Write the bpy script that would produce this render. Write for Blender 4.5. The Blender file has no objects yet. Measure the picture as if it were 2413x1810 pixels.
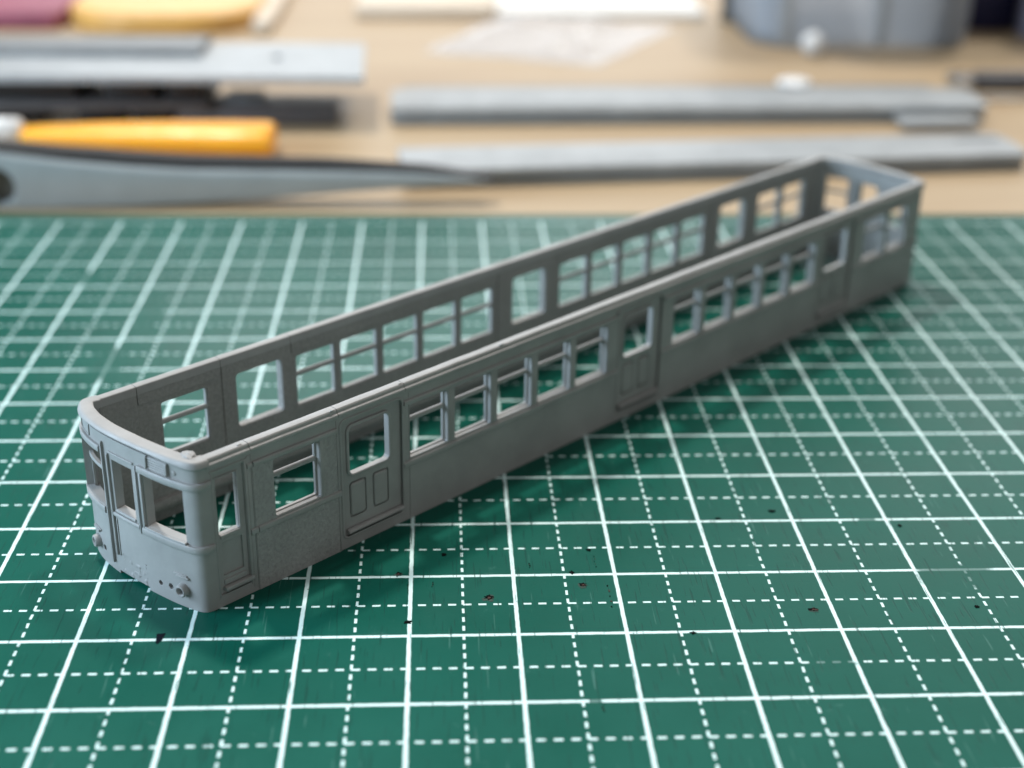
import bpy, bmesh, math, random
from mathutils import Vector, Matrix, noise
from mathutils.geometry import tessellate_polygon
random.seed(7)
SC = bpy.context.scene
COL = SC.collection

# ------------------------------------------------------------------ camera
# one unit is one centimetre (the printed grid of the mat)
cam_d = bpy.data.cameras.new("camera"); cam = bpy.data.objects.new("camera", cam_d); COL.objects.link(cam)
_r = Vector((0.99873191, -0.04798896, 0.01521954)); _u = Vector((0.00627516, 0.41861165, 0.90814366)); _f = Vector((0.04995195, 0.90689654, -0.41838195))
cam.matrix_world = Matrix(((_r.x, _u.x, -_f.x, 3.30646), (_r.y, _u.y, -_f.y, -9.80623), (_r.z, _u.z, -_f.z, 7.51478), (0, 0, 0, 1)))
cam_d.sensor_width = 36.0; cam_d.lens = 49.749; cam_d.clip_start = 0.1; cam_d.clip_end = 2000
cam_d.dof.use_dof = True; cam_d.dof.focus_distance = 13.6; cam_d.dof.aperture_fstop = 0.185
SC.camera = cam

# ------------------------------------------------------------------ room light
W = bpy.data.worlds.new("World"); SC.world = W; W.use_nodes = True
W.node_tree.nodes["Background"].inputs[0].default_value = (0.95, 0.97, 1.0, 1); W.node_tree.nodes["Background"].inputs[1].default_value = 0.10
SC.view_settings.view_transform = 'Standard'; SC.view_settings.look = 'None'; SC.view_settings.gamma = 1; SC.view_settings.exposure = 0.0
SC.render.engine = 'CYCLES'; SC.cycles.use_denoising = True; SC.cycles.max_bounces = 8

def area(name, loc, target, sx, sy, power, col):
    d = bpy.data.lights.new(name, 'AREA'); d.shape = 'RECTANGLE'; d.size = sx; d.size_y = sy; d.energy = power; d.color = col
    o = bpy.data.objects.new(name, d); COL.objects.link(o); o.location = loc
    o.rotation_euler = (Vector(target) - Vector(loc)).to_track_quat('-Z', 'Y').to_euler()
    return o
area("window_light", (-34, -2.5, 13), (0, 2, .8), 30, 20, 23000, (0.62, 0.81, 1.0))
area("ceiling_light_one", (-36, 72, 130), (2, 4, 0), 12, 12, 150000, (1.0, 0.96, 0.90))
area("ceiling_light_two", (44, 70, 130), (2, 4, 0), 12, 12, 88000, (1.0, 0.96, 0.90))
area("far_window_light", (52, 160, 52), (4, 10, 0), 220, 80, 130000, (0.93, 0.97, 1.0))
area("room_fill_light", (66, -78, 24), (5, 5, 0), 120, 50, 11000, (1.0, 0.98, 0.95))  # unseen fill lamp added to lift the shaded side of the shell
area("white_ceiling_light", (4, 10, 165), (4, 10, 0), 260, 260, 80000, (1.0, 0.98, 0.95))

# ------------------------------------------------------------------ helpers
def link(name, me, mat=None, parent=None, smooth=None):
    o = bpy.data.objects.new(name, me); COL.objects.link(o)
    if mat: me.materials.append(mat)
    if parent: o.parent = parent
    if smooth is not None:
        me.polygons.foreach_set("use_smooth", [True] * len(me.polygons)); me.set_sharp_from_angle(angle=math.radians(smooth))
    return o
def fin(bm, name, mat, parent=None, smooth=None, merge=1e-5):
    if merge: bmesh.ops.remove_doubles(bm, verts=bm.verts, dist=merge)
    bmesh.ops.recalc_face_normals(bm, faces=bm.faces)
    me = bpy.data.meshes.new(name); bm.to_mesh(me); bm.free()
    return link(name, me, mat, parent, smooth)
def tag(o, label=None, cat=None, group=None, kind=None):
    for k, v in (("label", label), ("category", cat), ("group", group), ("kind", kind)):
        if v: o[k] = v
    return o
def empty(name, loc=(0, 0, 0), rz=0.0):
    o = bpy.data.objects.new(name, None); COL.objects.link(o); o.location = loc; o.rotation_euler = (0, 0, rz); o.empty_display_size = .3
    return o
def rrect(x0, x1, y0, y1, r, n=5):
    r = max(1e-4, min(r, (x1 - x0) / 2 - 1e-4, (y1 - y0) / 2 - 1e-4)); P = []
    for cx, cy, a0 in ((x1 - r, y1 - r, 0), (x0 + r, y1 - r, 90), (x0 + r, y0 + r, 180), (x1 - r, y0 + r, 270)):
        for k in range(n + 1):
            a = math.radians(a0 + 90 * k / n); P.append((cx + r * math.cos(a), cy + r * math.sin(a)))
    return P
def poly_solid(bm, loops, F0, F1):
    """loops of 2D points (first outer, rest holes); F0/F1 map a point to the two faces"""
    tris = tessellate_polygon([[Vector((a, b, 0)) for a, b in L] for L in loops])
    flat = [p for L in loops for p in L]
    a = [bm.verts.new(F0(*p)) for p in flat]; b = [bm.verts.new(F1(*p)) for p in flat]
    for t in tris:
        try: bm.faces.new([a[i] for i in t]); bm.faces.new([b[i] for i in reversed(t)])
        except ValueError: pass
    k = 0
    for L in loops:
        n = len(L)
        for i in range(n):
            j = (i + 1) % n; bm.faces.new((a[k + i], a[k + j], b[k + j], b[k + i]))
        k += n
def grid_solid(bm, us, ws, solid, F):
    V = {}
    def v(i, j, s):
        if (i, j, s) not in V: V[(i, j, s)] = bm.verts.new(F(us[i], ws[j], s))
        return V[(i, j, s)]
    nu, nw = len(us) - 1, len(ws) - 1
    S = [[solid((us[i] + us[i + 1]) / 2, (ws[j] + ws[j + 1]) / 2) for j in range(nw)] for i in range(nu)]
    g = lambda i, j: 0 <= i < nu and 0 <= j < nw and S[i][j]
    for i in range(nu):
        for j in range(nw):
            if not S[i][j]: continue
            bm.faces.new((v(i, j, 0), v(i + 1, j, 0), v(i + 1, j + 1, 0), v(i, j + 1, 0)))
            bm.faces.new((v(i, j, 1), v(i, j + 1, 1), v(i + 1, j + 1, 1), v(i + 1, j, 1)))
            for di, dj, p, q in ((-1, 0, (i, j), (i, j + 1)), (1, 0, (i + 1, j), (i + 1, j + 1)), (0, -1, (i, j), (i + 1, j)), (0, 1, (i, j + 1), (i + 1, j + 1))):
                if not g(i + di, j + dj): bm.faces.new((v(*p, 0), v(*q, 0), v(*q, 1), v(*p, 1)))
def loft(bm, rings, cap=True, closed=True):
    R = [[bm.verts.new(p) for p in r] for r in rings]; n = len(R[0])
    for a, b in zip(R, R[1:]):
        for i in range(n if closed else n - 1):
            j = (i + 1) % n; bm.faces.new((a[i], a[j], b[j], b[i]))
    if cap: bm.faces.new(R[0][::-1]); bm.faces.new(R[-1])
def box(bm, x0, x1, y0, y1, z0, z1, bev=0.0, seg=2):
    vs = [bm.verts.new((x, y, z)) for x in (x0, x1) for y in (y0, y1) for z in (z0, z1)]
    fs = [bm.faces.new([vs[i] for i in f]) for f in ((0, 1, 3, 2), (4, 6, 7, 5), (0, 4, 5, 1), (2, 3, 7, 6), (0, 2, 6, 4), (1, 5, 7, 3))]
    if bev:
        es = list({e for f in fs for e in f.edges}); bmesh.ops.bevel(bm, geom=es, offset=bev, segments=seg, affect='EDGES', profile=.5)
def lathe(bm, prof, M, n=24, cap=True):
    rings = [[M @ Vector((r * math.cos(2 * math.pi * k / n), r * math.sin(2 * math.pi * k / n), z)) for k in range(n)] for r, z in prof]
    loft(bm, rings, cap)
def cut(o, cutters):
    for c in cutters:
        m = o.modifiers.new("cut", 'BOOLEAN'); m.operation = 'DIFFERENCE'; m.solver = 'EXACT'; m.object = c
    dg = bpy.context.evaluated_depsgraph_get(); me = bpy.data.meshes.new_from_object(o.evaluated_get(dg))
    o.modifiers.clear(); old = o.data; o.data = me; bpy.data.meshes.remove(old)
    for c in cutters: bpy.data.objects.remove(c)

# ------------------------------------------------------------------ materials
def mat(name):
    m = bpy.data.materials.new(name); m.use_nodes = True; nt = m.node_tree
    return m, nt, nt.nodes["Principled BSDF"]
def N(nt, typ, **kw):
    n = nt.nodes.new(typ)
    for k, v in kw.items():
        if k in ("i",):
            for a, b in v.items(): n.inputs[a].default_value = b
        else: setattr(n, k, v)
    return n
def plastic(name, col, rough=.5, nscale=30.0, bump=.15, dist=.006, bevel=.007, var=.12, coarse=0.0, spec=.5):
    m, nt, b = mat(name); L = nt.links.new
    tc = N(nt, "ShaderNodeTexCoord")
    n1 = N(nt, "ShaderNodeTexNoise", i={"Scale": nscale, "Detail": 3.0, "Roughness": .6}); L(tc.outputs["Object"], n1.inputs["Vector"])
    n2 = N(nt, "ShaderNodeTexNoise", i={"Scale": 1.7, "Detail": 4.0, "Roughness": .6}); L(tc.outputs["Object"], n2.inputs["Vector"])
    mr = N(nt, "ShaderNodeMapRange", i={1: .3, 2: .7, 3: 1 - var, 4: 1 + var}); L(n2.outputs["Fac"], mr.inputs[0])
    mx = N(nt, "ShaderNodeMix", data_type='RGBA', blend_type='MULTIPLY', i={0: 1.0, 6: (*col, 1)}); L(mr.outputs[0], mx.inputs[7]); L(mx.outputs[2], b.inputs["Base Color"])
    if coarse:
        mc = N(nt, "ShaderNodeMapRange", i={1: .32, 2: .68, 3: 1 - coarse, 4: 1 + coarse}); L(n1.outputs["Fac"], mc.inputs[0])
        m2 = N(nt, "ShaderNodeMix", data_type='RGBA', blend_type='MULTIPLY', i={0: 1.0}); L(mx.outputs[2], m2.inputs[6]); L(mc.outputs[0], m2.inputs[7]); L(m2.outputs[2], b.inputs["Base Color"])
    rr = N(nt, "ShaderNodeMapRange", i={1: .3, 2: .7, 3: rough - .07, 4: rough + .07}); L(n1.outputs["Fac"], rr.inputs[0]); L(rr.outputs[0], b.inputs["Roughness"])
    b.inputs["Specular IOR Level"].default_value = spec
    bp = N(nt, "ShaderNodeBump", i={"Strength": bump, "Distance": dist}); L(n1.outputs["Fac"], bp.inputs["Height"])
    if bevel:
        bv = N(nt, "ShaderNodeBevel", samples=4, i={"Radius": bevel}); L(bv.outputs[0], bp.inputs["Normal"])
    L(bp.outputs[0], b.inputs["Normal"])
    return m
GREY = (0.345, 0.343, 0.335)
M_car = plastic("grey_styrene", GREY, .47, 26, .10, .006)
M_rough = plastic("grey_styrene_matt", GREY, .62, 24, .8, .018, var=.08, coarse=.13)
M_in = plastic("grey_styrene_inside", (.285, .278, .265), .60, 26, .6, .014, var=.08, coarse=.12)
M_dark = plastic("dark_hole", (.02, .02, .022), .7, bevel=0)
M_roof = plastic("pale_grey_roof", (.335, .355, .365), .45, 12, .05, bevel=.03)
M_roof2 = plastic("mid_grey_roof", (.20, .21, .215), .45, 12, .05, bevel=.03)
M_black = plastic("black_plastic", (.012, .012, .013), .5, 10, .1, bevel=.02)
M_frame = plastic("dark_grey_plastic", (.085, .082, .085), .45, 10, .1, bevel=.03)
M_plate = plastic("light_grey_plate", (.36, .385, .40), .4, 10, .05, bevel=.03)
M_yellow = plastic("yellow_handle", (1.0, .43, .02), .35, 5, .02, bevel=0, var=.04)
M_steel = plastic("dull_steel", (.36, .39, .39), .38, 8, .05, bevel=.05, var=.06)
M_steeld = plastic("steel_dark_reflection", (.018, .017, .017), .75, 8, .05, bevel=.03)  # steel with a dark reflection put into its colour
M_white = plastic("white_plastic", (.8, .8, .79), .3, 8, .02, bevel=0, var=.03)
M_card = plastic("white_card", (.80, .79, .76), .6, 6, .04, bevel=.05, var=.03)
M_cream = plastic("cream_card", (.74, .64, .52), .6, 6, .04, bevel=.05, var=.04)
M_orange = plastic("amber_package", (.80, .46, .13), .4, 3, .03, bevel=.1, var=.08)
M_magenta = plastic("plum_card", (.33, .09, .14), .5, 3, .03, bevel=.1, var=.12)
M_navy = plastic("navy_plastic", (.02, .025, .09), .4, 3, .03, bevel=.1)
M_lilac = plastic("lilac_plastic", (.22, .21, .27), .4, 3, .03, bevel=.1)
M_shade = plastic("olive_shade", (.10, .09, .07), .5, 3, .03, bevel=.05)  # dark tone standing for shade in the gap and the tool hole
M_gouge = plastic("gouged_rubber", (.004, .005, .005), .9, 25, .8, .02, bevel=0, spec=.05)
M_gouge2 = plastic("gouged_core", (.085, .052, .045), .9, 25, .8, .02, bevel=0, spec=.05)
M_gouge3 = plastic("torn_rubber_edge", (.055, .085, .072), .9, 25, .8, .02, bevel=0, spec=.05)
M_ink = plastic("black_ink", (.006, .010, .016), .8, 25, .1, bevel=0, spec=.05)
M_silver = plastic("bright_steel", (.6, .6, .6), .2, 6, .02, bevel=.02); M_silver.node_tree.nodes["Principled BSDF"].inputs["Metallic"].default_value = 1
_b = M_yellow.node_tree.nodes["Principled BSDF"]; _b.inputs["Subsurface Weight"].default_value = .3; _b.inputs["Subsurface Radius"].default_value = (1.0, .6, .1); _b.inputs["Subsurface Scale"].default_value = .5
def film(name, col, mixf, rough):
    m, nt, b = mat(name); L = nt.links.new
    b.inputs["Base Color"].default_value = (*col, 1); b.inputs["Roughness"].default_value = rough
    t = N(nt, "ShaderNodeBsdfTransparent", i={0: (.96, .96, .97, 1)}); mx = N(nt, "ShaderNodeMixShader", i={0: mixf})
    L(t.outputs[0], mx.inputs[1]); L(b.outputs[0], mx.inputs[2]); L(mx.outputs[0], nt.nodes["Material Output"].inputs[0])
    return m
M_film = film("clear_film", (.88, .85, .83), .40, .18)
M_tub = film("frosted_plastic", (.62, .68, .75), .52, .25)
_n = M_tub.node_tree; _t = N(_n, "ShaderNodeBsdfTranslucent", i={0: (.70, .77, .85, 1)}); _m = N(_n, "ShaderNodeMixShader", i={0: .6}); _o = _n.nodes["Material Output"].inputs[0].links[0].from_node
_n.links.new(_n.nodes["Principled BSDF"].outputs[0], _m.inputs[1]); _n.links.new(_t.outputs[0], _m.inputs[2]); _n.links.new(_m.outputs[0], _o.inputs[2])

def table_material():
    m, nt, b = mat("pale_laminate"); L = nt.links.new
    tc = N(nt, "ShaderNodeTexCoord"); mp = N(nt, "ShaderNodeMapping"); mp.inputs["Scale"].default_value = (.09, .9, 1); L(tc.outputs["Object"], mp.inputs[0])
    n1 = N(nt, "ShaderNodeTexNoise", i={"Scale": 1.4, "Detail": 5.0, "Roughness": .6, "Distortion": .4}); L(mp.outputs[0], n1.inputs["Vector"])
    cr = N(nt, "ShaderNodeValToRGB"); cr.color_ramp.elements[0].position = .3; cr.color_ramp.elements[0].color = (.39, .275, .16, 1); cr.color_ramp.elements[1].position = .75; cr.color_ramp.elements[1].color = (.48, .365, .225, 1)
    L(n1.outputs["Fac"], cr.inputs[0]); L(cr.outputs[0], b.inputs["Base Color"]); b.inputs["Roughness"].default_value = .5
    bp = N(nt, "ShaderNodeBump", i={"Strength": .08, "Distance": .02}); L(n1.outputs["Fac"], bp.inputs["Height"]); L(bp.outputs[0], b.inputs["Normal"])
    return m
M_table = table_material()

FADES = [(-1.03, 7.2, .26, .55), (-.80, 9.0, .20, .8), (-2.0, 10.37, .2, .3), (8.42, 1.88, .45, .26), (7.80, 2.99, .10, .07), (4.61, -.01, .06, .06), (6.78, .47, .22, .10), (5.6, 7.2, .2, .3)]
def mat_material():
    m, nt, b = mat("green_cutting_mat"); L = nt.links.new
    def M(op, a, c=None, d=None):
        n = N(nt, "ShaderNodeMath", operation=op)
        for i, x in enumerate((a, c, d)):
            if x is None: continue
            if isinstance(x, (int, float)): n.inputs[i].default_value = x
            else: L(x, n.inputs[i])
        return n.outputs[0]
    def step(x, w, s=.004):   # 1 where x < w
        n = N(nt, "ShaderNodeMapRange", interpolation_type='SMOOTHSTEP', i={1: w - s, 2: w + s, 3: 1.0, 4: 0.0}); L(x, n.inputs[0]); return n.outputs[0]
    tc = N(nt, "ShaderNodeTexCoord"); wob = N(nt, "ShaderNodeTexNoise", i={"Scale": 9.0, "Detail": 3.0}); L(tc.outputs["Object"], wob.inputs["Vector"])
    w_ = M('MULTIPLY', M('SUBTRACT', wob.outputs["Fac"], .5), .012)
    sp = N(nt, "ShaderNodeSeparateXYZ"); L(tc.outputs["Object"], sp.inputs[0])
    X = M('ADD', sp.outputs[0], w_); Y = M('ADD', sp.outputs[1], w_)
    def solid(c): return step(M('ABSOLUTE', M('SUBTRACT', M('FRACT', M('ADD', c, .5)), .5)), .0192)
    def dashed(c, along, hw):
        line = step(M('ABSOLUTE', M('SUBTRACT', M('FRACT', c), .5)), hw, .0035)
        # dash starts at every half centimetre and repeats seven times a centimetre
        t = M('FRACT', M('MULTIPLY', M('SUBTRACT', along, .5 - 20.0), 7.0))
        d = step(M('ABSOLUTE', M('SUBTRACT', t, .27)), .27, .03)
        return M('MULTIPLY', line, d)
    ln = M('MAXIMUM', M('MAXIMUM', solid(X), solid(Y)), M('MAXIMUM', dashed(X, Y, .0125), dashed(Y, X, .0138)))
    ln = M('MULTIPLY', ln, step(Y, 13.026))
    # worn patches
    nw = N(nt, "ShaderNodeTexNoise", i={"Scale": 7.0, "Detail": 6.0, "Roughness": .7}); L(tc.outputs["Object"], nw.inputs["Vector"])
    fade = None
    for cx, cy, rx, ry in FADES:
        dx = M('DIVIDE', M('SUBTRACT', sp.outputs[0], cx), rx); dy = M('DIVIDE', M('SUBTRACT', sp.outputs[1], cy), ry)
        r = M('ADD', M('ADD', M('MULTIPLY', dx, dx), M('MULTIPLY', dy, dy)), M('MULTIPLY', M('SUBTRACT', nw.outputs["Fac"], .5), 1.6))
        s = step(r, .9, .3); fade = s if fade is None else M('MAXIMUM', fade, s)
    ln = M('MULTIPLY', ln, M('SUBTRACT', 1.0, M('MULTIPLY', fade, .82)))
    # knife scratches crossing the print: thin stretched noise
    def scratch(rot, sx, sy, thr, seed):
        mp = N(nt, "ShaderNodeMapping"); mp.inputs["Rotation"].default_value = (0, 0, math.radians(rot)); mp.inputs["Scale"].default_value = (sx, sy, 1); mp.inputs["Location"].default_value = (seed, seed * 2.3, 0)
        L(tc.outputs["Object"], mp.inputs[0]); n = N(nt, "ShaderNodeTexNoise", i={"Scale": 1.0, "Detail": 2.0, "Roughness": .5}); L(mp.outputs[0], n.inputs["Vector"])
        a = N(nt, "ShaderNodeMapRange", interpolation_type='SMOOTHSTEP', i={1: thr, 2: thr + .035, 3: 0.0, 4: 1.0}); L(n.outputs["Fac"], a.inputs[0]); return a.outputs[0]
    s1 = scratch(4, 34, 1.4, .64, 3.1); s2 = scratch(-18, 31, 1.8, .66, 9.7); s3 = scratch(84, 30, 1.8, .675, 5.5); s4 = scratch(38, 30, 1.1, .69, 15.5)
    dark = M('MAXIMUM', M('MAXIMUM', s1, s2), s3)
    spk = N(nt, "ShaderNodeTexNoise", i={"Scale": 17.0, "Detail": 5.0, "Roughness": .75}); L(tc.outputs["Object"], spk.inputs["Vector"])
    chip = N(nt, "ShaderNodeMapRange", interpolation_type='SMOOTHSTEP', i={1: .62, 2: .68, 3: 0.0, 4: 1.0}); L(spk.outputs["Fac"], chip.inputs[0])
    wear = M('MAXIMUM', M('MULTIPLY', dark, .75), M('MULTIPLY', chip.outputs[0], .7))
    ln = M('MULTIPLY', ln, M('SUBTRACT', 1.0, wear))
    # base colour with cloudy variation, fine scuffs and dark cuts
    cl = N(nt, "ShaderNodeTexNoise", i={"Scale": .55, "Detail": 7.0, "Roughness": .62}); L(tc.outputs["Object"], cl.inputs["Vector"])
    ramp = N(nt, "ShaderNodeValToRGB"); e = ramp.color_ramp.elements; e[0].position = .3; e[0].color = (.0022, .077, .054, 1); e[1].position = .72; e[1].color = (.0042, .099, .072, 1); L(cl.outputs["Fac"], ramp.inputs[0])
    mA = N(nt, "ShaderNodeMix", data_type='RGBA', i={7: (.004, .030, .025, 1)}); L(ramp.outputs[0], mA.inputs[6]); L(M('MULTIPLY', dark, .42), mA.inputs[0])
    sm = N(nt, "ShaderNodeTexNoise", i={"Scale": 3.1, "Detail": 8.0, "Roughness": .75}); L(tc.outputs["Object"], sm.inputs["Vector"])
    smr = N(nt, "ShaderNodeMapRange", interpolation_type='SMOOTHSTEP', i={1: .60, 2: .74, 3: 0.0, 4: 1.0}); L(sm.outputs["Fac"], smr.inputs[0])
    scuff = M('MAXIMUM', M('MULTIPLY', smr.outputs[0], .10), M('MULTIPLY', s4, .13))
    mB = N(nt, "ShaderNodeMix", data_type='RGBA', i={7: (.30, .52, .48, 1)}); L(mA.outputs[2], mB.inputs[6]); L(scuff, mB.inputs[0])
    mC = N(nt, "ShaderNodeMix", data_type='RGBA', i={7: (.68, .88, .87, 1)}); L(mB.outputs[2], mC.inputs[6]); L(ln, mC.inputs[0])
    L(mC.outputs[2], b.inputs["Base Color"])
    rg = N(nt, "ShaderNodeMapRange", i={1: .3, 2: .7, 3: .33, 4: .42}); L(cl.outputs["Fac"], rg.inputs[0]); L(rg.outputs[0], b.inputs["Roughness"])
    b.inputs["Specular IOR Level"].default_value = .11
    gr = N(nt, "ShaderNodeTexNoise", i={"Scale": 40.0, "Detail": 2.0}); L(tc.outputs["Object"], gr.inputs["Vector"])
    h = M('ADD', M('ADD', M('MULTIPLY', gr.outputs["Fac"], .25), M('MULTIPLY', ln, .5)), M('MULTIPLY', dark, -1.0))
    bp = N(nt, "ShaderNodeBump", i={"Strength": .25, "Distance": .008}); L(h, bp.inputs["Height"]); L(bp.outputs[0], b.inputs["Normal"])
    return m
M_mat = mat_material()

# ------------------------------------------------------------------ table and mat
TZ = -0.2
bm = bmesh.new(); box(bm, -70, 80, -35, 75, TZ - 2.5, TZ, .1)
tag(fin(bm, "tabletop", M_table), kind='structure')
bm = bmesh.new(); box(bm, -14, 31.5, -16.5, 13.45, TZ, 0, .03)
mat_o = tag(fin(bm, "cutting_mat", M_mat, smooth=40), "green cutting mat printed with white solid and dashed grid lines, lying on the table", "cutting mat")
SPOTS = [(2.988, 1.223, .045, .049), (3.324, 2.398, .035, .035), (2.872, 2.045, .047, .046), (3.749, 1.607, .06, .068), (4.667, 1.806, .054, .053), (4.787, 2.457, .035, .036), (4.828, 2.232, .012, .108), (4.904, 1.609, .018, .201), (3.208, 1.852, .016, .045), (4.581, 2.036, .03, .038), (4.17, 2.173, .016, .043), (2.973, 1.787, .011, .071), (6.824, 1.329, .067, .047), (5.61, .979, .034, .033), (8.401, 1.34, .031, .031), (4.665, -.097, .02, .051), (6.822, 3.192, .046, .046), (8.111, 2.863, .027, .037), (6.219, 3.054, .034, .03)]
CORE = {2, 3, 4, 7, 12}
def gouge(x, y, rx, ry, m, z=.0035, n=18):
    rx *= .82; ry *= .82
    bm = bmesh.new(); c = bm.verts.new((x, y, z)); ring = []; rim = []
    for i in range(n):
        a = 2 * math.pi * i / n; q_ = .5 + .75 * random.random()
        ring.append(bm.verts.new((x + rx * q_ * math.cos(a), y + ry * q_ * math.sin(a), z + .003 * random.random())))
        rim.append(bm.verts.new((x + rx * q_ * 1.12 * math.cos(a), y + ry * q_ * 1.12 * math.sin(a), .0005)))
    for i in range(n):
        j = (i + 1) % n; bm.faces.new((c, ring[i], ring[j])); bm.faces.new((ring[i], rim[i], rim[j], ring[j]))
    return fin(bm, "gouge", m, mat_o)
for k, (x, y, rx, ry) in enumerate(SPOTS):
    if ry > 1.8 * rx:                                     # a row of small nicks
        for t in range(5):
            gouge(x + rx * random.uniform(-.5, .5), y + ry * (t / 2 - 1) * .9, rx * random.uniform(.35, .6), ry * random.uniform(.08, .16), M_gouge2 if t % 2 else M_gouge, n=9)
        continue
    if k in CORE: gouge(x, y - .1 * ry, rx * 1.05, ry, M_gouge3, .0015)
    gouge(x, y + (.12 * ry if k in CORE else 0), rx * (.8 if k in CORE else .95), ry * (.7 if k in CORE else .9), M_gouge, .0045)
    if k in CORE: gouge(x + .1 * rx, y - .1 * ry, rx * .45, ry * .35, M_gouge2, .0075, 11)
bm = bmesh.new(); poly_solid(bm, [[(.703, 1.09), (.782, 1.10), (.766, .99), (.738, .935), (.718, .945), (.712, 1.0)]], lambda a, b: (a, b, .003), lambda a, b: (a, b, .0004))
fin(bm, "ink_mark", M_ink, mat_o)

# ------------------------------------------------------------------ the train body shell (local: x along, y across, z up)
CAR = empty("train_body", (1.21976, 1.49950, 0), math.radians(42.9476))
tag(CAR, "unpainted grey plastic train carriage shell without roof, standing diagonally on the green mat", "model train")
LEN = 12.50; WID = 1.86; TH = .10
def prism(bm, prof, s0, s1, mir=False):
    f = (lambda v: WID - v) if mir else (lambda v: v)
    loft(bm, [[(s, f(v), h) for v, h in prof] for s in (s0, s1)])
R_WIN = [(.70, 1.245)] + [(2.411 + .634 * k, 2.411 + .634 * k + .53) for k in range(5)] + [(6.727 + .637 * k, 6.727 + .637 * k + .525) for k in range(5)] + [(11.06, 11.60), (11.72, 12.20)]
R_DOOR = [1.515, 5.70, 9.98]
L_WIN = [(.632, 1.20)] + [(2.34 + .625 * k, 2.34 + .625 * k + .55) for k in range(5)] + [(6.60 + .63 * k, 6.60 + .63 * k + .55) for k in range(5)] + [(10.98, 11.55), (11.63, 12.20)]
L_DOOR = [1.552, 5.72, 10.02]
WB, WT = .715, 1.315
# right wall, the one facing the camera
bm = bmesh.new()
holes = [rrect(a, b, WB, WT, .018, 2) for a, b in R_WIN] + [rrect(d, d + .785, .13, 1.425, .05, 4) for d in R_DOOR] + [rrect(.02, .37, .12, 1.42, .012, 2)]
poly_solid(bm, [[(0, 0), (LEN, 0), (LEN, 1.52), (0, 1.52)]] + holes, lambda s, h: (s, 0, h), lambda s, h: (s, TH, h))
fin(bm, "side_wall", M_car, CAR)
def window_frame(a, b, v0, v1, hr, rail=True):
    bm = bmesh.new(); o = rrect(a - .01, b + .01, WB - .01, WT + .01, .02, 2); i = rrect(a + .018, b - .018, WB + .012, WT - .012, .02, 2)
    poly_solid(bm, [o, i], lambda s, h: (s, v0, h), lambda s, h: (s, v1, h)); f = fin(bm, "window_frame", M_car, CAR)
    if rail:
        bm = bmesh.new(); vc = (v0 + v1) / 2; rv = abs(v1 - v0) / 2 + .010; P = [(vc + rv * math.cos(t * math.pi / 5), hr + .030 * math.sin(t * math.pi / 5)) for t in range(10)]
        loft(bm, [[(s, v, h) for v, h in P] for s in (a - .005, b + .005)]); fin(bm, "sash_rail", M_car, f, 50)
for a, b in R_WIN: window_frame(a, b, .055, .088, 1.118)
# slim outer casing strip on the right of the first window, and the pillars between the windows
def strip(name, s0, s1, h0, h1, v0, v1, m=None, bev=.005, mir=False):
    bm = bmesh.new(); va, vb = (WID - v1, WID - v0) if mir else (v0, v1)
    box(bm, s0, s1, va, vb, h0, h1, bev, 2); return fin(bm, name, m or M_car, CAR, 40)
strip("window_casing", 1.248, 1.282, .70, 1.325, -.010, .02)
for a, b in R_WIN[1:5] + R_WIN[6:10]:
    strip("window_pillar", b + .022, b + .084, .705, 1.33, -.004, .02)
strip("window_casing", R_WIN[5][1] + .012, R_WIN[5][1] + .04, .70, 1.325, -.010, .02)
# belts
def belt(s0, s1, h0, h1, n=.026):
    bm = bmesh.new(); prism(bm, [(.01, h0), (-n * .7, h0 + .003), (-n, h0 + .014), (-n, h1 - .014), (-n * .7, h1 - .003), (.01, h1)], s0, s1); fin(bm, "belt_rail", M_car, CAR)
for s0, s1 in ((.40, .452), (.468, 1.448), (2.325, 5.68), (6.52, 9.96), (10.80, 12.49)):
    belt(s0, s1, 1.332, 1.388)
for s0, s1 in ((.40, .478), (.486, 1.482), (2.312, 5.69), (6.50, 9.97), (10.78, 12.49)):
    belt(s0, s1, .628, .694)
# panel behind the driver door: slightly proud, rougher plastic
bm = bmesh.new(); poly_solid(bm, [[(.462, .0), (1.452, .0), (1.452, 1.335), (.462, 1.335)], rrect(.695, 1.25, WB - .005, WT + .005, .018, 2)], lambda s, h: (s, -.006, h), lambda s, h: (s, .02, h))
fin(bm, "side_panel", M_rough, CAR)
strip("panel_seam", .448, .458, .02, 1.46, -.010, .02); strip("panel_seam", 1.456, 1.468, .0, 1.46, -.009, .02)
strip("panel_seam", 2.395, 2.404, .01, 1.46, -.006, .02)
# roof rails, broken by the joints between the body panels
RAIL = [(.0, 1.488), (-.022, 1.496), (-.029, 1.508), (-.025, 1.528), (-.006, 1.538), (-.002, 1.566), (.008, 1.579), (.020, 1.582), (.085, 1.582), (.096, 1.578), (.102, 1.568), (.102, 1.488)]
for mir, cuts in ((False, (-.045, .442, 1.475, 2.338, LEN + .02)), (True, (-.045, .372, 1.365, 2.268, LEN + .02))):
    for s0, s1 in zip(cuts, cuts[1:]):
        bm = bmesh.new(); n = max(2, int((s1 - s0) / .12)); rings = []
        for k in range(n + 1):
            s = s0 + .003 + (s1 - s0 - .006) * k / n
            rings.append([(s, (WID - v if mir else v) + .004 * noise.noise((s * 1.3, v * 4, 3)), h + .0035 * noise.noise((s * 3.1, v * 9, 7 + mir)) + .002 * noise.noise((s * 11, v * 30, 1))) for v, h in RAIL])
        loft(bm, rings); fin(bm, "roof_rail", M_car, CAR, 27)
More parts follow.
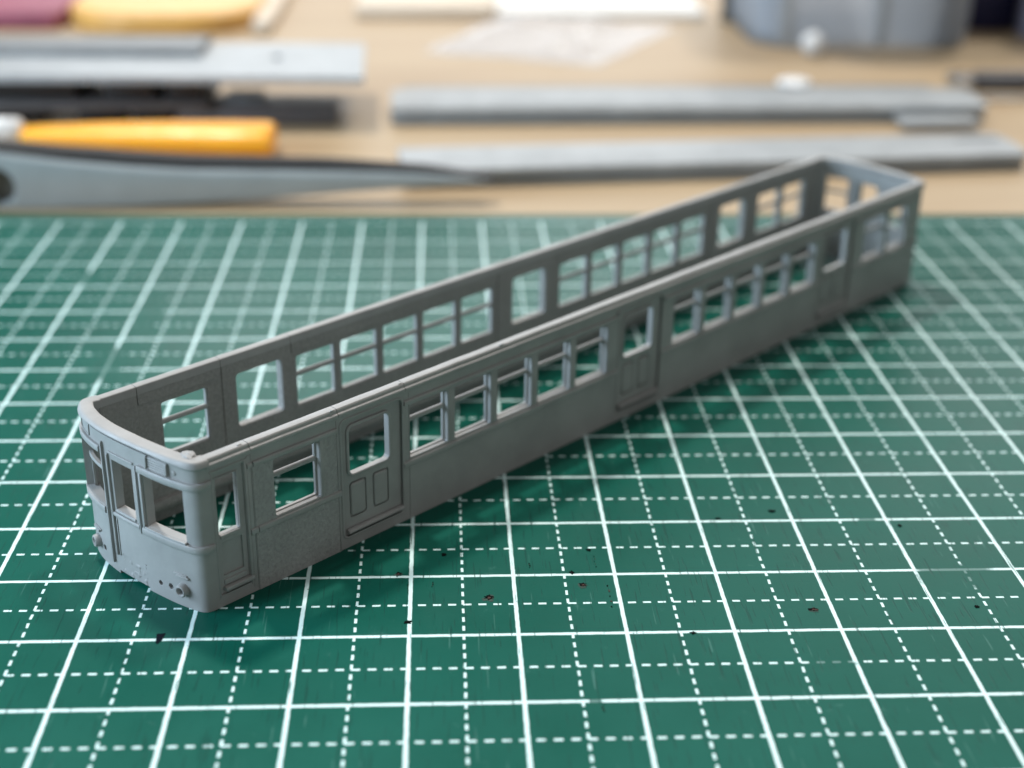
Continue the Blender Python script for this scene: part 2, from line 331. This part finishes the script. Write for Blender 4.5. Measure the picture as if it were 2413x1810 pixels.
# a lip under the roof rail on this side
strip("drip_lip", .0, .40, 1.425, 1.445, -.010, .02)
for s_, v_, r_ in ((3.74, .012, .016), (.36, .03, .013), (2.30, .02, .010), (1.42, .0, .011)):
    bm = bmesh.new(); bmesh.ops.create_icosphere(bm, subdivisions=2, radius=1)
    for v in bm.verts: k = 1 + .5 * noise.noise(v.co * 1.7 + Vector((s_, 0, 0))); v.co = Vector((s_ + v.co.x * r_ * 2.2 * k, v_ + v.co.y * r_ * k, 1.583 + v.co.z * r_ * .7 * k))
    fin(bm, "moulding_burr", M_car, CAR, 60)
# sliding doors on the right
def door(d):
    w = .785; bm = bmesh.new()
    win = rrect(d + .105, d + .625, .80, 1.325, .055, 6); p1 = rrect(d + .105, d + .325, .305, .705, .035, 4); p2 = rrect(d + .410, d + .620, .305, .705, .035, 4)
    poly_solid(bm, [rrect(d - .02, d + w + .02, .11, 1.45, .03, 3), win, p1, p2], lambda s, h: (s, .030, h), lambda s, h: (s, .085, h))
    poly_solid(bm, [rrect(d + .06, d + .68, .27, .74, .02, 3)], lambda s, h: (s, .056, h), lambda s, h: (s, .080, h))
    D = fin(bm, "door", M_car, CAR)
    bm = bmesh.new(); ring = [(-.003, .034), (-.003, .012), (.006, .004), (.018, .004), (.028, .012), (.030, .034)]
    rr = [[(s, v, h) for s, h in rrect(d + .105 - o, d + .625 + o, .80 - o, 1.325 + o, .055 + o, 6)] for o, v in ring]
    loft(bm, rr + [rr[0]], cap=False); fin(bm, "window_rim", M_car, D, 45)
    for a, b in ((d + .122, d + .308), (d + .427, d + .603)):
        bm = bmesh.new(); loft(bm, [[(s, v, h) for s, h in rrect(a + o, b - o, .322 + o, .688 - o, .03, 4)] for o, v in ((0, .058), (0, .030), (.006, .022), (.014, .019), (.03, .018))]); fin(bm, "door_panel", M_car, D, 40)
    bm = bmesh.new(); P = [(.02, .150), (-.010, .152), (-.026, .162), (-.030, .176), (-.024, .190), (-.008, .198), (.02, .2)]
    loft(bm, [[(s, v, h) for v, h in P] for s in (d + .045, d + .785)]); fin(bm, "door_step", M_car, D, 50)
    # jamb: thin raised lip round the opening
    bm = bmesh.new(); lip = [(.0, .02), (.0, -.008), (.006, -.012), (.018, -.012), (.024, -.006), (.026, .02)]
    rr = [[(s, v, h) for s, h in rrect(d - o, d + w + o, .13 - o, 1.425 + o, .05 + o, 4)] for o, v in lip]
    loft(bm, rr + [rr[0]], cap=False); fin(bm, "door_jamb", M_car, D, 45)
for d in R_DOOR: door(d)
bm = bmesh.new(); bmesh.ops.create_uvsphere(bm, u_segments=12, v_segments=8, radius=.032, matrix=Matrix.Translation((5.665, -.008, 1.415))); fin(bm, "moulding_nub", M_car, CAR, 60)
# driver's door
bm = bmesh.new()
poly_solid(bm, [[(.0, .10), (.39, .10), (.39, 1.44), (.0, 1.44)], rrect(.072, .300, .745, 1.335, .010, 2), rrect(.092, .322, .300, .655, .008, 2)], lambda s, h: (s, .030, h), lambda s, h: (s, .082, h))
poly_solid(bm, [[(.07, .28), (.345, .28), (.345, .68), (.07, .68)]], lambda s, h: (s, .054, h), lambda s, h: (s, .078, h))
CD = fin(bm, "cab_door", M_car, CAR)
def cstrip(name, s0, s1, h0, h1, v0, v1, bev=.006):
    bm = bmesh.new(); box(bm, s0, s1, v0, v1, h0, h1, bev, 2); return fin(bm, name, M_car, CD, 40)
cstrip("door_sill", .082, .315, .700, .742, .012, .05)
cstrip("door_step", .075, .405, .150, .196, -.024, .05, .012)
cstrip("kick_plate", .090, .335, .205, .262, .016, .05)
cstrip("door_jamb", .372, .398, .10, 1.445, -.012, .05); cstrip("door_jamb", .012, .028, .10, 1.445, -.006, .05); cstrip("door_jamb", .030, .370, 1.412, 1.436, -.004, .05)
cstrip("window_rim", .300, .318, .735, 1.345, .016, .05); cstrip("window_rim", .060, .300, 1.335, 1.352, .016, .05)
strip("door_post", .400, .446, .05, 1.46, -.008, .02)
# left wall, seen from inside
bm = bmesh.new()
holes = [rrect(a, b, WB, WT, .03, 3) for a, b in L_WIN] + [rrect(d, d + .59, .735, 1.345, .045, 4) for d in L_DOOR]
poly_solid(bm, [[(0, 0), (LEN, 0), (LEN, 1.52), (0, 1.52)]] + holes, lambda s, h: (s, WID, h), lambda s, h: (s, 1.778, h))
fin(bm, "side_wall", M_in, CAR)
for a, b in L_WIN: window_frame(a, b, 1.790, 1.822, 1.09)
def inner(s0, s1, h0, hole=None, v=1.763):
    bm = bmesh.new(); L_ = [[(s0, h0), (s1, h0), (s1, 1.545), (s0, 1.545)]]
    if hole: L_.append(hole)
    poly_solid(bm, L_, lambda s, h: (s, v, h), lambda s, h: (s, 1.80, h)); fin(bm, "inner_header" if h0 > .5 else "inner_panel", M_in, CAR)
inner(-.04, .368, .02)
inner(.380, 1.366, 1.372)
for d, a, b in ((L_DOOR[0], 1.380, 2.272), (L_DOOR[1], 5.46, 6.52), (L_DOOR[2], 9.80, 10.90)):
    inner(a, b, .02, rrect(d - .004, d + .594, .731, 1.349, .045, 4))
inner(2.286, 5.448, 1.372); inner(6.532, 9.788, 1.372); inner(10.912, LEN - .05, 1.372)
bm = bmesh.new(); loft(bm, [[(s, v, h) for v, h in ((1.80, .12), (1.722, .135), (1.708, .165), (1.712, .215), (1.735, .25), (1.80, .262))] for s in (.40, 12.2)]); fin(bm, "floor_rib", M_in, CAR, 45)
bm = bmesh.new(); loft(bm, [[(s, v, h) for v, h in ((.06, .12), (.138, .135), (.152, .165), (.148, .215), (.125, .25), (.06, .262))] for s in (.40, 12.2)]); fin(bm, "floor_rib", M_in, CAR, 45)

# ---- bowed end walls
CTRL = [(0, 0), (-.05, 0), (-.09, .004), (-.125, .018), (-.155, .05), (-.178, .10), (-.198, .17), (-.236, .32), (-.264, .48), (-.292, .68), (-.318, .93),
        (-.333, 1.18), (-.326, 1.40), (-.306, 1.55), (-.274, 1.68), (-.236, 1.77), (-.200, 1.83), (-.150, 1.868), (-.075, 1.874), (0, WID)]
def cat(P, m=6):
    Q = []; E_ = [P[0]] + P + [P[-1]]
    for i in range(1, len(E_) - 2):
        p0, p1, p2, p3 = (Vector(E_[i + k]) for k in (-1, 0, 1, 2))
        for k in range(m):
            t = k / m; Q.append(.5 * ((2 * p1) + (p2 - p0) * t + (2 * p0 - 5 * p1 + 4 * p2 - p3) * t * t + (3 * p1 - p0 - 3 * p2 + p3) * t ** 3))
    Q.append(Vector(P[-1])); return Q
PATH = cat(CTRL); NP = len(PATH)
def pnt(t):
    i = min(int(t), NP - 2); p = PATH[i].lerp(PATH[i + 1], t - i)
    def nrm(j):
        a, b = PATH[max(j - 1, 0)], PATH[min(j + 1, NP - 1)]; d = (b - a).normalized(); return Vector((-d.y, d.x)) if False else Vector((-d.y, d.x))
    n = nrm(i).lerp(nrm(i + 1), t - i).normalized()
    if n.x > 0 and abs(n.x) > .05: n = -n
    return p, n
def tv(v):
    """path parameter where the wall crosses v"""
    for i in range(NP - 1):
        a, b = PATH[i].y, PATH[i + 1].y
        if a <= v <= b and b > a: return i + (v - a) / (b - a)
    return 0 if v < .5 else NP - 1
def out(t):
    p, n = pnt(t)
    # outward normal: away from the car's middle
    if (p - Vector((.6, WID / 2))).dot(n) < 0: n = -n
    return p, n
def Fend(rear):
    def F(t, h, dist):
        p, n = out(t); q = p + n * dist
        return (LEN - q.x if rear else q.x, q.y, h)
    return F
def pbox(name, t0, t1, h0, h1, n0, n1, parent, rear=False, mm=None, rnd=.3):
    """a strip that follows the bowed wall"""
    F = Fend(rear); ts = [t0] + [i for i in range(NP) if t0 + .05 < i < t1 - .05] + [t1]; e = min((h1 - h0) * rnd, .012)
    prof = [(n0, h0), (n1 - e * .6, h0), (n1, h0 + e), (n1, h1 - e), (n1 - e * .6, h1), (n0, h1)]
    bm = bmesh.new(); loft(bm, [[F(t, h, n) for n, h in prof] for t in ts]); return fin(bm, name, mm or M_car, parent, 40)
T = tv
F_HOLES = [(.155, .650, .735, 1.268), (.815, 1.120, .745, 1.275), (1.300, 1.765, .720, 1.268)]
def end_wall(rear, holes):
    bm = bmesh.new(); F = Fend(rear)
    ts = sorted(set([float(i) for i in range(NP)] + [T(x) for h in holes for x in h[:2]])); ts = [t for i, t in enumerate(ts) if i == 0 or t - ts[i - 1] > 1e-3]
    hs = sorted(set([0.02 if rear else .0, .035, .3, .5, 1.0, 1.42, 1.50] + [x for h in holes for x in h[2:]]))
    hh = [(T(a), T(b), c, d) for a, b, c, d in holes]
    def solid(t, h):
        if not rear and h < .035 and T(.72) < t < T(1.19): return False
        return not any(a < t < b and c < h < d for a, b, c, d in hh)
    grid_solid(bm, ts, hs, solid, lambda t, h, s: F(t, h, -TH * .95 * s))
    return fin(bm, "end_wall", M_car, CAR, 35)
FW = end_wall(False, F_HOLES)
# drilled lamp holes
def at(v, h, n=0.0, rear=False):
    p, nn = out(T(v)); q = p + nn * n
    z = Vector((nn.x, nn.y, 0)); x = Vector((-nn.y, nn.x, 0)); M = Matrix((x, Vector((0, 0, 1)), z)).transposed().to_4x4(); M.translation = (q.x, q.y, h); return M
LAMPS = [(.245, .195, .036), (WID - .275, .190, .036)]; HOLES = [(.408, .168, .031), (.548, .152, .027), (WID - .408, .168, .031), (.742, .27, .007), (.742, .235, .007)]
cs = []
for v, h, r in LAMPS + HOLES:
    bm = bmesh.new(); lathe(bm, [(r, -.07), (r, .05)], at(v, h), 16); cs.append(fin(bm, "cutter", None, CAR, merge=0))
bpy.context.view_layer.update()
cut(FW, cs)
FW.data.polygons.foreach_set("use_smooth", [True] * len(FW.data.polygons)); FW.data.set_sharp_from_angle(angle=math.radians(30))
for v, h, r in LAMPS:
    bm = bmesh.new(); lathe(bm, [(r, -.02), (r, .052), (r + .006, .060), (r + .018, .060), (r + .026, .050), (r + .030, .030), (r + .034, -.02)], at(v, h), 24, cap=False); fin(bm, "marker_lamp", M_car, FW, 50)
    bm = bmesh.new(); box(bm, -.075, .075, -.014, .014, -.01, .020, .006); bm.transform(at(v + (-.005 if v < .9 else .005), h + .135)); fin(bm, "lamp_bracket", M_car, FW, 40)
    bm = bmesh.new(); box(bm, -.082, .078, -.010, .006, -.01, .012, .004); bm.transform(at(v + (.02 if v < .9 else -.02), h + .158)); fin(bm, "lamp_bracket", M_car, FW, 40)
# cornice of the front wall
CORN = [(-.02, 0), (.014, .05), (.024, .16), (.030, .32), (.026, .50), (.020, .66), (.012, .84), (.002, .95), (-.012, 1.), (-.088, 1.), (-.104, .94), (-.110, .85), (-.110, 0)]
def cornice(rear, wide=0.0):
    F = Fend(rear); ts = [i * .5 for i in range(2, 2 * (NP - 1) - 1)]; bm = bmesh.new(); rings = []
    for t in ts:
        p, _ = out(t); e = min(1, max(0, (min(p.y, WID - p.y) - .03) / .5)); e = e * e * (3 - 2 * e); hb = 1.494 + .034 * e
        rings.append([F(t, hb + (1.584 - hb) * h + .004 * noise.noise((p.x * 6, p.y * 6, n * 20)), n - (wide if n < -.05 else 0)) for n, h in CORN])
    loft(bm, rings); return fin(bm, "cornice", M_car, CAR, 30)
cornice(False, .012)
# torn sprue stub on the corner
bm = bmesh.new(); bmesh.ops.create_icosphere(bm, subdivisions=4, radius=1)
for v in bm.verts:
    k = 1 + .35 * noise.noise(v.co * 1.6) + .15 * noise.noise(v.co * 4)
    v.co = Vector((v.co.x * .062 * k - .075, v.co.y * .085 * k + .175, v.co.z * .034 * k + 1.574))
fin(bm, "sprue_stub", M_car, CAR, 60)
# belts, door trim, window trim of the front
for a, b in ((6.0, T(.700)), (T(1.285), NP - 7.0)):
    pbox("belt_rail", a, b, 1.294, 1.364, -.02, .034, FW); pbox("belt_rail", a, b, .638, .710, -.02, .034, FW)
pbox("belt_rail", .6, 5.8, 1.302, 1.368, -.02, .026, FW); pbox("belt_rail", .6, 5.8, .638, .708, -.02, .026, FW)
FD = pbox("gangway_door", T(.760), T(1.165), .66, .705, -.02, .022, CAR)
for a, b, h0, h1, n in ((1.245, 1.262, .10, 1.42, .026), (1.160, 1.176, .22, 1.325, .024), (.738, .752, .62, 1.34, .020)):
    pbox("door_post", T(a), T(b), h0, h1, -.02, n, FD)
pbox("door_header", T(.78), T(1.15), 1.335, 1.358, -.02, .016, FD)
pbox("door_sill", T(.82), T(1.12), .712, .740, -.02, .012, FD)
pbox("door_seam", T(1.128), T(1.140), .22, .64, -.02, .008, FD)
for a, b in ((.664, .690), (1.772, 1.79)): pbox("window_casing", T(a), T(b), .70, 1.296, -.02, .026, FW)
pbox("window_sill", T(.150), T(.660), .709, .732, -.02, .030, FW); pbox("window_sill", T(1.29), T(1.77), .692, .716, -.02, .018, FW)
pbox("sash_rail", T(1.29), T(1.772), 1.050, 1.092, -.07, -.03, FW); pbox("sash_stile", T(1.71), T(1.765), .725, 1.06, -.07, -.045, FW)
# louvre vent, pin, number plate
for v in (.560, .300): pbox("vent_edge", T(v), T(v + .016), 1.374, 1.500, -.01, .028, FW)
for k in range(5): pbox("vent_slat", T(.318), T(.556), 1.380 + .024 * k, 1.398 + .024 * k, -.01, .013, FW, rnd=.45)
bm = bmesh.new(); lathe(bm, [(.024, -.01), (.024, .004), (.018, .007), (.004, .008)], at(.235, 1.425), 16); fin(bm, "pin_mark", M_car, FW, 50)
for a, b, h0, h1 in ((1.50, 1.51, 1.385, 1.50), (1.735, 1.75, 1.385, 1.505), (1.51, 1.735, 1.380, 1.390)): pbox("plate_edge", T(a), T(b), h0, h1, -.01, .010, FW)
# rough trimmed patch over the coupler
bm = bmesh.new(); F = Fend(False); us = [T(.74) + (T(1.09) - T(.74)) * i / 26 for i in range(27)]; hs = [.045 + .215 * j / 22 for j in range(23)]
grid_solid(bm, us, hs, lambda t, h: True, lambda t, h, s: F(t, h, -.01 if s else max(-.004, -.002 + .018 * noise.noise((t * .9, h * 22, 2)) + .010 * noise.noise((t * 2.2, h * 60, 5)))))
fin(bm, "trim_scar", M_car, FW, 50)
# rear wall
RW = end_wall(True, [(.155, .62, .76, 1.27), (.80, 1.13, .76, 1.29), (1.335, 1.72, .76, 1.29)])
cornice(True)
pbox("sash_rail", T(1.33), T(1.725), 1.035, 1.08, -.07, -.03, RW, rear=True)
for a, b in ((6.0, T(.70)), (T(1.26), NP - 7.0)): pbox("belt_rail", a, b, .640, .708, -.02, .02, RW, rear=True)

# ------------------------------------------------------------------ blurred workbench things behind
def arch_panel(name, p0, p1, width, z0, ztop, crown, label, cat_, m, slot=None, group=None):
    """a loose roof moulding: front edge from p0 to p1 on the table, arched across its width"""
    p0, p1 = Vector(p0), Vector(p1); d = (p1 - p0).normalized(); w = Vector((-d.y, d.x)); Ln = (p1 - p0).length
    root = empty(name, (p0.x, p0.y, TZ), math.atan2(d.y, d.x)); tag(root, label, cat_, group)
    us = sorted(set([Ln * i / 20 for i in range(21)] + (list(slot[:2]) if slot else []))); ws = sorted(set([width * j / 14 for j in range(15)] + (list(slot[2:]) if slot else [])))
    def F(u, v, s):
        z = ztop - TZ + crown * (1 - (2 * v / width - 1) ** 2) - (.09 if s else 0)
        return (u, v, z)
    bm = bmesh.new(); grid_solid(bm, us, ws, lambda u, v: not (slot and slot[0] < u < slot[1] and slot[2] < v < slot[3]), F)
    fin(bm, "roof_shell", m, root, 40)
    H = ztop - TZ
    for y0, y1 in ((.16, .26), (width - .26, width - .16)):
        bm = bmesh.new(); box(bm, 0, Ln, y0 + .003, y1 - .003, .0, H - .02, .02); fin(bm, "skirt", m, root, 40)
    return root, Ln
r2, L2 = arch_panel("roof_moulding", (2.64, 15.58), (14.9, 16.85), 1.62, TZ, .13, .05, "pale grey roof moulding lying nearer the mat, behind the point of the steel tool", "model roof", M_roof, slot=(11.25, 12.15, .95, 1.08))
r1, L1 = arch_panel("roof_moulding", (2.28, 20.2), (15.4, 20.6), 1.85, TZ, .16, .10, "long pale grey roof moulding lying parallel behind, in front of the clear bag", "model roof", M_roof)
bm = bmesh.new(); box(bm, .25, L1 - .5, 1.96, 2.45, .02, .30, .05); fin(bm, "back_shade_strip", M_roof2, r1, 40)  # added strip, shade of the back slope put into its darker grey
bm = bmesh.new(); box(bm, 11.0, L1 - .4, -.75, .02, .10, .20, .03); fin(bm, "end_tab", M_roof, r1, 40)

# pointed tool at the edge of the mat
TOOL = empty("pointed_tool", (-4.4, 14.36, TZ)); tag(TOOL, "grey steel tapered tool with a round hole, its point before the nearer grey roof moulding", "hand tool")
KX = [(-9, 14.2, .95, -.2), (-6.5, 14.25, .93, -.2), (-5.2, 14.30, .89, -.2), (-4.4, 14.36, .82, -.2), (-3.2, 14.38, .66, -.19), (-2.1, 14.41, .55, -.17), (-1.1, 14.45, .485, -.13), (.2, 14.48, .46, -.06), (1.6, 14.52, .43, .04), (3.0, 14.56, .39, .14), (3.7, 14.60, .31, .19), (4.25, 14.62, .235, .205)]
def lerp_k(x):
    for p_, q_ in zip(KX, KX[1:]):
        if p_[0] <= x <= q_[0]:
            t = (x - p_[0]) / (q_[0] - p_[0]); return [m_ + (n_ - m_) * t for m_, n_ in zip(p_[1:], q_[1:])]
    return KX[-1][1:]
bm = bmesh.new(); rings = []; rings2 = []
for i in range(80):
    x = -9 + 13.24 * i / 79; y, z, zb = lerp_k(x); xx = x + 4.4; yy = y - 14.36; zz = z - TZ; zb = zb - TZ; dp = .62 - .035 * max(0, x + 2); dp = max(dp, .2); w = min(1, max(.05, (x + 6.2) / 3.5)) * min(1, max(.15, (4.3 - x) / 3.0))
    rings.append([(xx, yy + .02, zb), (xx, yy, zb + min(.03, .3 * (zz - zb))), (xx, yy, zz - min(.09, .5 * (zz - zb))), (xx, yy + .05, zz - .02), (xx, yy + dp, zz - .02), (xx, yy + dp, zb)])
    if x > -8.9: rings2.append([(xx, yy + .05 + .10 * w, zz - .015), (xx, yy + .05 + .10 * w, zz + .11 * w + .01), (xx, yy + dp - .03, zz + .12 * w + .01), (xx, yy + dp - .01, zz - .015)])
loft(bm, rings); tb = fin(bm, "blade", M_steel, TOOL, 35)
bm = bmesh.new(); lathe(bm, [(.33, -1.2), (.33, 1.2)], Matrix.Translation((.0, .3, .40)) @ Matrix.Rotation(math.pi / 2, 4, 'X'), 32); c_ = fin(bm, "cutter", None, TOOL, merge=0)
bpy.context.view_layer.update(); cut(tb, [c_]); tb.data.set_sharp_from_angle(angle=math.radians(35))
bm = bmesh.new(); loft(bm, rings2); fin(bm, "dark_top_face", M_steeld, TOOL, 40)  # dark reflection on the tool's top put into the strip's colour
bm = bmesh.new(); lathe(bm, [(.345, -.02), (.345, .02)], Matrix.Translation((.0, .30, .40)) @ Matrix.Rotation(math.pi / 2, 4, 'X'), 32); fin(bm, "hole_shade", M_shade, TOOL, 50)  # dark disc added to shade the inside of the hole

# yellow handle
YH = empty("yellow_handle", (-4.95, 18.2, TZ)); tag(YH, "bright yellow orange tool handle with a white end lying behind the steel tool", "tool handle")
ax = Vector((5.0, -.25, .03)).normalized(); q = ax.to_track_quat('Z', 'Y').to_matrix().to_4x4(); q.translation = (0, 0, .40)
bm = bmesh.new(); lathe(bm, [(.14, 0), (.18, .05), (.22, .5), (.30, 1.6), (.36, 3.0), (.385, 4.2), (.39, 4.86), (.37, 4.96), (.30, 5.0)], Matrix.Diagonal((1, 1.7, .80, 1)) @ q, 32); fin(bm, "grip", M_yellow, YH, 40)
q2 = q.copy(); bm = bmesh.new(); lathe(bm, [(.10, -1.6), (.23, -1.5), (.25, -.6), (.24, -.06), (.18, .0)], q2, 28); fin(bm, "end_cap", M_white, YH, 45)

# underframe and plate, upper left
UF = empty("model_underframe", (-3, 20.2, TZ)); tag(UF, "dark grey and black model train underframe carrying a pale plate, behind the yellow handle", "model part")
def part(root, name, m, x0, x1, y0, y1, z0, z1, bev=.04):
    o = root.location; bm = bmesh.new(); box(bm, x0 - o.x, x1 - o.x, y0 - o.y, y1 - o.y, z0 - o.z, z1 - o.z, bev); return fin(bm, name, m, root, 40)
part(UF, "floor_bar", M_frame, -9.5, -1.6, 20.0, 22.3, .15, .32)
part(UF, "end_block", M_frame, -2.25, 1.12, 20.15, 21.35, TZ, .18); part(UF, "coupler_stub", M_roof2, -1.3, -.5, 20.6, 21.3, .18, .33)
for x0, x1 in ((-9.5, -5.2), (-4.4, -3.5), (-3.2, -2.4)): part(UF, "equipment_box", M_black, x0, x1, 20.35, 21.8, TZ, .14)
for x0, x1 in ((-9.5, -4.35), (-3.75, -2.72), (-2.45, -1.75)): part(UF, "bogie_block", M_black, x0, x1, 20.25, 22.8, .325, .74)
PL = empty("grey_plate", (-3, 19.95, .745)); tag(PL, "pale grey flat plate with a small hole, resting on the dark underframe", "model part")
bm = bmesh.new(); poly_solid(bm, [[(-6.5, .08), (1.2, .0), (4.72, -.05), (4.58, 3.55), (1.1, 3.6), (-6.5, 3.8)], [(2.72 + .14 * math.cos(k * .5236), 1.95 + .22 * math.sin(k * .5236)) for k in range(12)]], lambda a, b: (a, b, .15), lambda a, b: (a, b, .0))
fin(bm, "plate", M_plate, PL)
bm = bmesh.new(); loft(bm, [[(x, y, z) for y, z in ((1.9, .152), (1.95, .30), (2.3, .36), (3.2, .36), (3.6, .28), (3.65, .152))] for x in (-6.5, 1.05)]); fin(bm, "ridge", M_roof2, PL, 40)

# packages far behind
def rbox(name, label, cat_, m, cx, cy, w, d, h, r, parts=None):
    root = empty(name, (cx, cy, TZ)); tag(root, label, cat_)
    bm = bmesh.new(); loft(bm, [[(x, y, z) for x, y in rrect(-w / 2 + o, w / 2 - o, -d / 2 + o, d / 2 - o, r, 6)] for o, z in ((.05, 0), (0, .06), (0, h - .1), (.08, h))]); fin(bm, "body", m, root, 40)
    return root
pk = rbox("amber_package", "amber yellow padded package lying flat behind the pale plate", "package", M_orange, -4.5, 34.6, 5.3, 9.2, .55, 1.9)
bm = bmesh.new(); box(bm, 2.62, 3.15, -4.4, 4.4, 0, .35, .08); fin(bm, "cream_edge", M_cream, pk, 40)
rbox("plum_package", "plum red package lying flat left of the amber package, leftmost at the back", "package", M_magenta, -10.2, 35.2, 6.0, 9.2, .5, .4)
wb = rbox("paper_stack", "stack of white and cream paper lying flat at the back, left of the grey tub", "paper", M_card, 8.15, 38.5, 6.3, 11.4, .22, .05)
bm = bmesh.new(); box(bm, -7.3, -3.2, -5.75, 5.6, .01, .30, .02); fin(bm, "cream_sheet", M_cream, wb, 40)
bm = bmesh.new(); lathe(bm, [(.22, 0), (.24, .05), (.20, .3), (.20, 5.0)], Matrix.Identity(4), 20)
po = fin(bm, "gap_shade", M_shade, None, 45); po.location = (11.85, 32.6, TZ); tag(po, "dark gap shaped as a slim brown rod standing between the white card box and the tub", "bar")  # dark gap between the neighbours put in as an added upright

TB = empty("plastic_tub", (14.95, 31.4, TZ)); tag(TB, "frosted grey plastic tub at the back right behind the long roof moulding", "tub")
bm = bmesh.new(); O = [rrect(-3.0, 3.0, -2.6, 2.6, 1.1, 8), rrect(-3.08, 3.08, -2.68, 2.68, 1.15, 8), rrect(-3.3, 3.3, -2.9, 2.9, 1.3, 8), rrect(-3.22, 3.22, -2.82, 2.82, 1.24, 8), rrect(-3.0, 3.0, -2.6, 2.6, 1.1, 8), rrect(-2.9, 2.9, -2.5, 2.5, 1.05, 8)]
loft(bm, [[(x, y, z) for x, y in r] for r, z in zip(O, (0, .1, 6, 6, .2, .12))]); fin(bm, "tub_wall", M_tub, TB, 40)
for x0, x1, m_, nm in ((1.25, 2.75, M_frame, "dark_contents"), (-2.8, -2.05, M_white, "white_contents")):
    bm = bmesh.new(); loft(bm, [[(x, y, z) for x, y in rrect(x0, x1, -2.3, 1.8, .3, 5)] for z in (.22, 5.2)]); fin(bm, nm, m_, TB, 40)
for x in (-2.25, .35): 
    bm = bmesh.new(); box(bm, x - .13, x + .13, -2.78, -2.66, .1, 5.6, .05); fin(bm, "tub_highlight", M_plate, TB, 40)  # pale bars added for the vertical highlights on the tub

bt = rbox("lilac_bottle", "lilac grey bottle with a dark label edge at the far right edge", "bottle", M_lilac, 20.9, 30.6, 2.0, 2.0, 5, .95)
rbox("navy_case", "navy blue dark case standing beside the lilac bottle, far right at the back", "case", M_navy, 19.45, 32.2, 1.5, 1.8, 5, .15)

# crumpled clear bag
bm = bmesh.new(); us = [i / 36 for i in range(37)]; ws = [j / 30 for j in range(31)]
A, B, C_, D_ = Vector((2.9, 27.9)), Vector((7.4, 26.2)), Vector((10.2, 31.6)), Vector((4.6, 31.9))
def bag(u, w, s):
    p = A.lerp(B, u).lerp(D_.lerp(C_, u), w); e = min(u, 1 - u, w, 1 - w) * 4; e = min(1, e)
    z = TZ + .02 + e * (.28 + .35 * abs(noise.noise((u * 4, w * 4, 1))) + .18 * abs(noise.noise((u * 9, w * 9, 4)))) if not s else TZ + .006 + .012 * e
    return (p.x + .2 * noise.noise((u * 3, w * 3, 9)), p.y + .2 * noise.noise((u * 3, w * 3, 12)), z)
grid_solid(bm, us, ws, lambda u, w: True, bag); tag(fin(bm, "clear_bag", M_film, None, 30), "crumpled clear plastic bag lying flat on the table behind the roof moulding", "plastic bag")
# white blobs added for two blurred highlights
bm = bmesh.new(); bmesh.ops.create_uvsphere(bm, u_segments=24, v_segments=16, radius=.31); b_ = fin(bm, "highlight_ball", M_white, None, 60); b_.location = (13.25, 27.75, TZ + .31); tag(b_, "blurred highlight shaped as a small white bead on the table in front of the tub", "blob")
bm = bmesh.new(); bmesh.ops.create_icosphere(bm, subdivisions=3, radius=1)
for v in bm.verts: k = 1 + .18 * noise.noise(v.co * 1.5); v.co = Vector((v.co.x * .42 * k, v.co.y * .36 * k, v.co.z * .12 * k))
b_ = fin(bm, "glare_fleck", M_white, None, 60); b_.location = (11.5, 22.35, .28); tag(b_, "glare spot shaped as a flat oval white scrap lying on the long roof moulding", "fleck")  # glare on the moulding put in as a white piece
# knife at right
KN = empty("craft_knife", (15.7, 23.5, TZ)); tag(KN, "dark handled craft knife with a bright steel strip at the right edge", "craft knife")
part(KN, "handle", M_frame, 16.2, 21.5, 23.6, 24.2, TZ + .02, TZ + .42, .15); part(KN, "ferrule", M_silver, 15.6, 16.19, 23.55, 24.15, TZ + .03, TZ + .38, .12)
bm = bmesh.new(); box(bm, 15.6, 21.5, 22.55, 22.85, TZ + .002, TZ + .10, .02); ru = fin(bm, "steel_strip", M_silver, None, 40); tag(ru, "thin bright steel strip in front of the dark craft knife, right edge", "steel strip")
